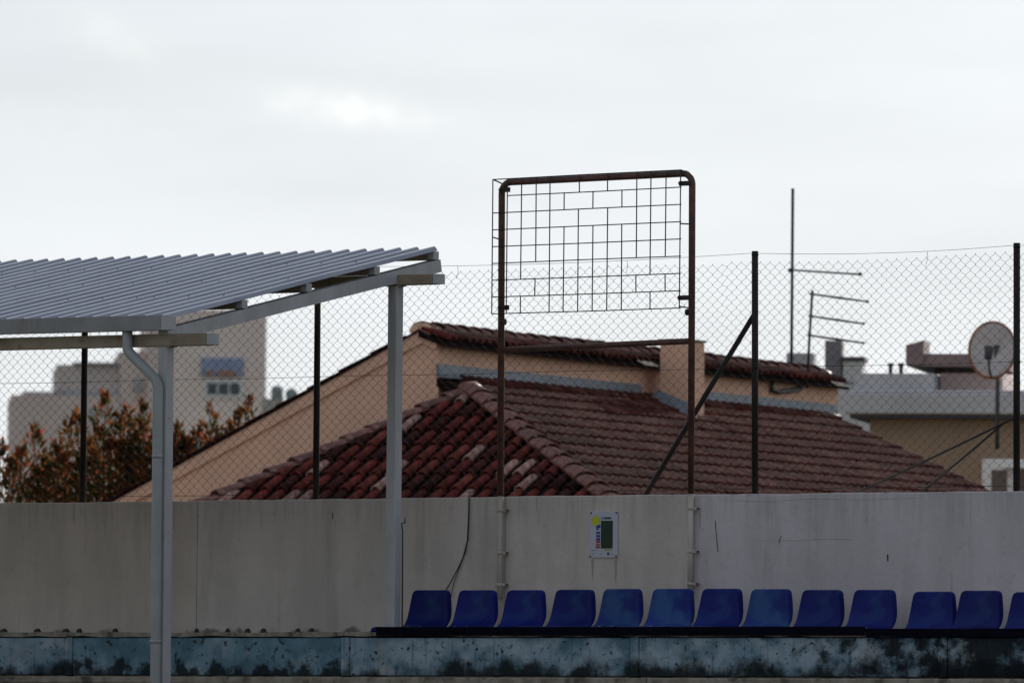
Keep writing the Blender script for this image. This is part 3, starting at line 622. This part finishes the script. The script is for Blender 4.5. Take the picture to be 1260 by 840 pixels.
# hip and ridge caps
def caps(p, q, parent, nrm, step=.37, first=0.0, name='hip_tile'):
    p = Vector(p); q = Vector(q); d = q - p; n = int(d.length / step)
    for i in range(n + 1):
        c = p + d.normalized() * (first + step * (i + 1))
        place(name, cdat, parent, c + Vector((0, 0, .035)), d + Vector((0, 0, random.uniform(-.03, .03))) * d.length, nrm)
caps(A_, BRp, low, (.1, -.1, 1)); cdat_r = cdat; cdat = tile_mesh(.21, .18, .46, .62, 8, .02).mesh('hip_tile', CAPT); caps(A_, BLp, low, (-.05, -.1, 1)); cdat = cdat_r
for e_ in (BLp, BRp): MB().tube([(0, 0, ZA + .03), (e_[0], e_[1], e_[2] + .03)], .075, 8).build('hip_mortar', TILE[1], low)
MB().tube([(0.02, -.14, ZA - .02), (.02, .02, ZA + .0), (.02, .16, ZA - .02)], [.10, .15, .10], 10).build('apex_cap', CAPT, low)
# upper roof right slope
ZR = 5.972; XRD = -.62; XEV = -.27; PU = (ZR - .015 - 5.80) / (XEV - XRD)
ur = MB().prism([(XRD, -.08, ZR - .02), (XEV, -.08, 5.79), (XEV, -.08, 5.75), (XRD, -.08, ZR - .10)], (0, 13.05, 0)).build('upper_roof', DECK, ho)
nU = Vector((PU, 0, 1)); dU = Vector((1, 0, -PU))
UT = tile_mesh(.165, .14, .40, .85); ud = [UT.mesh('eave_tile', q) for q in (TILE[1], RTILE[0], RTILE[1], TILE[0])]
for ky in range(65):
    y = -.0 + ky * .198
    if 6.2 < y < 6.85: continue
    place('eave_tile', random.choices(ud, (2, 3, 2, 1))[0], ur, (XEV + .03 + random.uniform(-.01, .01), y, 5.795), dU, nU)
for i in range(36):
    y = .06 + i * .355
    place('ridge_tile', cdat, ur, (XRD + random.uniform(-.015, .015), y + .0, ZR - .035 + random.uniform(-.008, .008)), (0, -1, 0), (.1, 0, 1))
for i in range(13):                                         # verge tiles seen edge-on along the gable
    x = -.80 - i * .40; MB().prism([(x, -.075, gz(x) + .004), (x - .44, -.075, gz(x - .44) + .022), (x - .44, -.075, gz(x - .44) + .038), (x, -.075, gz(x) + .016)], (0, .3, 0)).build('verge_tile', TILE[1], ur)
MB().prism([(XRD + .135 * math.cos(a * math.pi / 10), -.045, ZR - .05 + .115 * math.sin(a * math.pi / 10)) for a in range(11)], (0, .12, 0)).build('apex_plaster', RENDERW, ho)
# flashing strip, bracket pipe on the wall
fl = MB()
fl.prism([(-.398, -.06, 5.56), (-.37, -.06, 5.555), (-.352, -.06, 5.435), (-.31, -.06, 5.415), (-.31, -.06, 5.40), (-.398, -.06, 5.41)], (0, 6.22, 0)).build('flashing', FLASH, ho)
MB().prism([(-.398, 6.86, 5.56), (-.37, 6.86, 5.555), (-.352, 6.86, 5.435), (-.31, 6.86, 5.415), (-.31, 6.86, 5.40), (-.398, 6.86, 5.41)], (0, 5.95, 0)).build('flashing', FLASH, ho)
MB().tube([(-.36, 10.48, 5.76), (-.36, 10.48, 5.66), (-.36, 10.7, 5.64), (-.36, 11.45, 5.70), (-.33, 11.5, 5.8)], .03, 6).build('wall_pipe', ANT, ho)
ch_ = MB().box(-.18, .20, 6.28, 6.80, 4.9, 6.085, bev=.01).build('chimney', RENDERW, ho)
MB().box(-.20, .22, 6.26, 6.82, 6.088, 6.115, bev=.006).build('chimney_cap', CONC, ch_)
MB().prism([(-.26, 6.18, zx(-.26) + .075), (.34, 6.18, zx(.34) + .075), (.34, 6.18, zx(.34) + .11), (.24, 6.262, zx(.24) + .22), (-.19, 6.262, zx(-.19) + .20)], (0, .014, 0)).build('chimney_flashing', FLASH, ch_)

def hw(x, y, z): return HO + Vector((x * math.cos(HR) - y * math.sin(HR), x * math.sin(HR) + y * math.cos(HR), z))
# ------------------------------------------------------------------ aerials on the house
a1 = thing('aerial_mast', 'tall thin aerial mast with one boom rising above the house ridge', 'aerial', hw(-.65, 11.9, 6.0), YAW)
MB().tube([(0, 0, 0), (0.0, 0, 1.2), (0, 0, 2.285)], .021, 8).build('mast', ANT, a1)
MB().tube([(-.045, 0, 1.245), (.40, -.1, 1.215), (.86, -.2, 1.185)], .014, 6).build('boom', ANT, a1)
for t in (-.03, .86): MB().tube([(t, -.2 * t / .86 - .05, 1.24 - .06 * t), (t, -.2 * t / .86 + .05, 1.24 - .06 * t)], .026, 6).build('boom_end', ANT, a1)
a2 = thing('aerial_mast', 'short leaning aerial with three booms fixed to the ochre wall', 'aerial', hw(-.30, 11.55, 5.72), YAW)
MB().tube([(0, 0, 0), (.025, 0, .6), (.06, 0, 1.245)], .018, 8).build('mast', ANT, a2)
for z, ln in ((1.20, .72), (.92, .68), (.675, .69)):
    x0_ = .05 * z / 1.2
    b = MB().tube([(x0_ - .03, 0, z), (x0_ + ln * .5, -.1, z - .055), (x0_ + ln, -.2, z - .105)], [.013, .017, .012], 6).build('boom', ANT, a2)
    for f_ in (.02, .5, .98): MB().tube([(x0_ + ln * f_, -.2 * f_ - .04, z - .105 * f_), (x0_ + ln * f_, -.2 * f_ + .04, z - .105 * f_)], .020, 6).build('element', ANT, b)

# ------------------------------------------------------------------ buildings to the right
rb = thing('flat_roof_building', 'tan walled building with thick grey parapet at the right', 'building', (-31.2, 51.6, 0), R(28))
# local x to the right, y away; origin under pixel column 1150
MB().box(-1.05, 4.5, 0, 6, 0, 5.84).build('wall', TANW, rb)
MB().box(-1.35, 4.7, -.35, 6.2, 5.90, 6.20, bev=.02).build('parapet', GREYR, rb)
MB().box(-1.30, 4.65, -.30, 6.1, 5.845, 5.897).build('eave', GREYD, rb)  # dark strip: shadow under the parapet put into its colour
MB().box(-1.30, 4.6, -.32, 6.1, 6.203, 6.24, bev=.01).build('coping', plain('pale_coping', (.58, .58, .60)), rb)
MB().box(-1.28, -.14, .0, 3, 6.243, 6.49, bev=.01).build('roof_upstand', GREYR, rb)
MB().box(-.12, .78, .6, 3, 6.24, 6.53).build('penthouse_wall', PINKW, rb)
MB().box(-.2, .60, .58, 3, 6.52, 6.60).build('penthouse_opening', DARKO, rb)
MB().box(-.55, .74, .2, 3.2, 6.60, 6.78, bev=.01).build('penthouse_slab', BROWNS, rb)
MB().add([(-.56, .15, 6.62), (-.32, .15, 6.62), (-.30, .15, 6.97), (-.56, .15, 6.90), (-.56, .9, 6.62), (-.32, .9, 6.62), (-.30, .9, 6.97), (-.56, .9, 6.90)], [(0, 1, 2, 3), (7, 6, 5, 4), (0, 4, 5, 1), (1, 5, 6, 2), (2, 6, 7, 3), (3, 7, 4, 0)]).build('roof_stack', BROWNS, rb)
for x in (-.83, -.68): MB().tube([(x, .6, 6.5), (x, .6, 6.64)], .03, 8).tube([(x, .6, 6.62), (x, .6, 6.66)], .045, 8).build('vent_pipe', GREYD, rb)
w_ = MB().box(.56, 1.25, -.06, .02, 4.5, 5.28, bev=.01).build('window', WHITEF, rb)
MB().box(.70, .92, -.075, -.055, 4.5, 5.12).build('pane', GLASSD, w_); MB().box(1.02, 1.22, -.075, -.055, 4.5, 5.12).build('pane', GLASSD, w_)
MB().box(.88, 1.35, -.30, -.065, 5.14, 5.19, bev=.01).build('awning', WHITEF, w_)
di = thing('satellite_dish', 'round grey satellite dish with rusty rim on a thin mast', 'dish', (-26.66, 46.27, 0), YAW + R(8))
MB().tube([(0, .05, 5.2), (0, .05, 6.6)], .03, 8).build('mast', ANT, di)
V = []; F = []; nr, na = 6, 28
cc = Vector((-.095, -.05, 6.53)); nn = Vector((-.30, -.92, .16)).normalized(); e1 = Vector((0, 0, 1)); e1 = (e1 - nn * e1.dot(nn)).normalized(); e2 = nn.cross(e1)
for j in range(nr + 1):
    q = j / nr
    for i in range(na):
        a = 2 * math.pi * i / na; V.append(cc + e1 * (.385 * q * math.cos(a)) + e2 * (.315 * q * math.sin(a)) + nn * (.075 * (q * q - 1)))
for j in range(nr):
    for i in range(na): F.append((j * na + i, j * na + (i + 1) % na, (j + 1) * na + (i + 1) % na, (j + 1) * na + i))
db = MB().add(V, F, 0, True).build('reflector', DISHM, di); db.modifiers.new('t', 'SOLIDIFY').thickness = .012
MB().tube([cc + e1 * (.385 * math.cos(2 * math.pi * i / na)) + e2 * (.315 * math.sin(2 * math.pi * i / na)) for i in range(na + 1)], .019, 6, cap=False).build('rim', DISHR, di)
MB().tube([cc - e1 * .38, cc - e1 * .32 + nn * .25, cc - e1 * .16 + nn * .42], .016, 6).build('feed_arm', GREYD, di)
MB().tube([cc - e1 * .20 + nn * .40, cc - e1 * .04 + nn * .36], [.05, .065], 10).build('feed_horn', GREYD, di)
MB().box(-.06, .05, -.02, .06, 6.35, 6.6).build('bracket', GREYD, di)
a3 = thing('aerial_mast', 'small aerial with a level boom above the satellite dish', 'aerial', (-26.0, 47.2, 0), YAW)
MB().tube([(-.10, 0, 5.2), (-.10, 0, 7.20)], .024, 8).build('mast', ANT, a3)
MB().tube([(-.15, 0, 7.15), (.9, -.1, 7.14)], .016, 6).build('boom', ANT, a3)
for t in (-.13, .35, .85): MB().tube([(t, -.1, 7.15), (t, .1, 7.15)], .018, 6).build('element', ANT, a3)
# the further roofs
fb = thing('grey_roof_house', 'far grey roof house with box chimney between aerials and parapet', 'house', (-41.0, 63.0, 0), R(30))
MB().box(-1.4, .5, 0, 6, 0, 6.95).build('wall', GREYR, fb)
MB().box(-.24, .03, .1, .5, 6.9, 7.60, bev=.01).build('chimney', plain('grey_chimney', (.20, .19, .21)), fb)
MB().box(.06, .36, .0, .6, 6.9, 7.27).build('stack', GREYR, fb); MB().box(.02, .40, -.03, .63, 7.272, 7.34).build('stack_cap', GREYD, fb)
MB().box(-.85, -.42, .1, .6, 6.9, 7.40).build('dormer', plain('pale_dormer', (.40, .40, .42)), fb)

# ------------------------------------------------------------------ apartment block far left
lb = thing('apartment_block', 'blurred beige stepped apartment block far behind the canopy post', 'building', (-144.8, 172.6, 0), R(41))
# local x to the right (39 px per metre), origin under pixel column 172
def lx(p): return (p - 172) * .02564 / math.cos(R(4))
MB().box(lx(181), lx(328), -.1, 7, 0, 14.9).build('tower', BEIGE, lb)
MB().box(lx(148), lx(181) - .01, .1, 7, 0, 13.55).build('stair_block', BEIGE2, lb)
MB().box(lx(72), lx(148) - .01, .25, 7, 0, 13.12).build('middle_wing', BEIGE3, lb)
MB().box(lx(70), lx(148) - .02, .18, 7, 12.15, 12.32).build('cornice', CORN, lb)
MB().box(lx(92), lx(148) - .02, .05, 7, 13.125, 13.2).build('cornice', CORN, lb)
MB().box(lx(16), lx(148) - .015, -.1, 7, 0, 12.13).build('low_wing', BEIGE2, lb)
MB().box(lx(30), lx(70), -.05, 7, 12.134, 12.25).build('low_parapet', BEIGE3, lb)
MB().box(lx(181), lx(210), -.16, -.11, 9, 14.6).build('wall_strip', BEIGE2, lb)
w_ = MB().box(lx(248), lx(300), -.18, -.105, 12.80, 13.38).build('window', BLUEG, lb)
for a, b in ((250, 263), (266, 281), (284, 298)): MB().box(lx(a), lx(b), -.2, -.182, 12.83, 13.34).build('pane', BLUEG, w_)
for a, b in ((254, 262), (268, 290)): MB().box(lx(a), lx(b), -.26, -.205, 12.80, 12.98).build('planter', REDBR, w_)
w_ = MB().box(lx(252), lx(300), -.17, -.105, 12.12, 12.70).build('window', WHITEF, lb)
for a in (256, 270, 284): MB().box(lx(a), lx(a + 11.5), -.19, -.172, 12.22, 12.58).build('pane', GLASSD, w_)
for a, z in ((112, 11.35), (136, 11.2), (166, 12.3)): 
    w_ = MB().box(lx(a), lx(a + 9), -.16 if a < 148 else .02, -.08 if a < 148 else .12, z, z + .42).build('window', CORN, lb)
MB().box(lx(212), lx(330), -.6, -.11, 9.9, 10.9).build('balcony', CORN, lb)
fh = thing('far_house', 'small hazy pale house roof between the tall block and gable', 'house', (-110.1, 136.2, 0), YAW)
MB().add([(-.6, 0, 0), (1.6, 0, 0), (1.6, 0, 9.75), (.35, 0, 10.15), (-.6, 0, 10.3), (-.6, 5, 0), (1.6, 5, 0), (1.6, 5, 9.75), (.35, 5, 10.15), (-.6, 5, 10.3)],
         [(0, 1, 2, 3, 4), (9, 8, 7, 6, 5), (0, 5, 6, 1), (1, 6, 7, 2), (2, 7, 8, 3), (3, 8, 9, 4), (4, 9, 5, 0)]).build('wall', plain('pale_render', (.46, .40, .36)), fh)
for x, z, w in ((-.22, 10.62, .17), (.16, 10.55, .16), (.5, 10.42, .09)):
    MB().tube([(x, .5, 9.9), (x, .5, z - .1), (x, .5, z)], [w, w, w * .6], 8).build('chimney', plain('green_grey_stack', (.24, .27, .26)), fh)

# ------------------------------------------------------------------ shrubs beside the gable
def shrub(px, depth_off, stems, label):
    base = Vector((-31.08, 32.92, 0)) + cr * ((px - 140) / 97.5) + cv * depth_off
    t = thing('red_leaf_shrub', label, 'shrub', base, 0, 'red leaved shrubs left of the gable')
    st = MB(); lf = MB()
    for (dx, zt, wd) in stems:
        dx /= 97.5; tx = cr * dx; z0 = 2.2; n = 7; path = []
        bend = Vector((random.uniform(-.1, .1), random.uniform(-.1, .1), 0))
        for i in range(n + 1):
            q = i / n; path.append(Vector((0, 0, 0)) + tx * min(1, q * 1.3) + bend * math.sin(q * 3) + Vector((0, 0, z0 * 0 + zt * q)))
        st.tube(path, [.035 * (1 - i / n) + .006 for i in range(n + 1)], 5)
        nl = int(400 * wd)
        for k in range(nl):
            q = 1 - random.random() ** 1.25 * .5; i = min(n - 1, int(q * n)); c = path[i].lerp(path[i + 1], q * n - i)
            fall = (1 - q) * zt; rad = wd * (.07 + .16 * min(1, fall / .7)); a = random.uniform(0, 2 * math.pi); rr = rad * math.sqrt(random.random()) * (1.1 if q < .97 else .4)
            pos = c + Vector((math.cos(a) * rr, math.sin(a) * rr, random.uniform(-.03, .06)))
            d = (Vector((math.cos(a), math.sin(a), 0)) * random.uniform(.15, .9) + Vector((0, 0, random.uniform(.35, 1.1)))).normalized()
            ln = random.uniform(.06, .145) * random.uniform(.8, 1.1); w = ln * random.uniform(.30, .48); sd = d.cross(Vector((random.uniform(-1, 1), random.uniform(-1, 1), random.uniform(-.3, .3)))).normalized(); nb = d.cross(sd)
            V = [pos, pos + d * ln * .45 + sd * w * .5 + nb * .008, pos + d * ln - nb * .01, pos + d * ln * .45 - sd * w * .5 + nb * .008, pos + d * ln * .5 - nb * .004]
            tipness = max(0, 1 - fall / .35)
            mi = random.choices((0, 1, 2, 3), (1.7, 1.7, 2.6 + tipness, .14 + .7 * tipness))[0]
            lf.add(V, [(0, 1, 4), (1, 2, 4), (2, 3, 4), (3, 0, 4)], mi)
    st.build('stem', BARK, t); lf.build('foliage', LEAF, t)
def zt(py): return 1.1 + (922 - py) / 97.5 - .02
shrub(30, 1.2, [(-35, zt(548), 1.1), (-12, zt(556), 1.3), (8, zt(528), .9), (22, zt(560), 1.2), (-22, zt(570), 1.4), (12, zt(580), 1.4), (30, zt(575), 1.3)], 'red and green shrub at the far left picture edge')
shrub(85, .9, [(-20, zt(548), 1.2), (-4, zt(520), .8), (6, zt(513), .8), (20, zt(545), 1.2), (-10, zt(565), 1.4), (12, zt(570), 1.5), (30, zt(560), 1.2)], 'reddish shrub around the leftmost fence post')
shrub(140, .7, [(-14, zt(489), .8), (2, zt(515), 1.1), (14, zt(508), .9), (-22, zt(530), 1.2), (22, zt(540), 1.3), (32, zt(496), .8), (-5, zt(545), 1.5), (10, zt(550), 1.5), (25, zt(565), 1.4)], 'tallest red tipped shrub just left of the downpipe')
shrub(190, 1.0, [(-16, zt(520), 1.1), (0, zt(530), 1.2), (14, zt(535), 1.3), (26, zt(528), 1.1), (-6, zt(550), 1.5), (18, zt(550), 1.5), (36, zt(545), 1.3)], 'shrub behind the front canopy post')
shrub(255, 1.3, [(-3, zt(496), .75), (-18, zt(530), 1.2), (10, zt(530), 1.2), (36, zt(505), .9), (46, zt(490), .8), (22, zt(525), 1.1), (-30, zt(540), 1.3), (0, zt(545), 1.4), (30, zt(530), 1.2)], 'red leaved shrub topping the gable slope right of the front post')

S.render.engine = 'CYCLES'
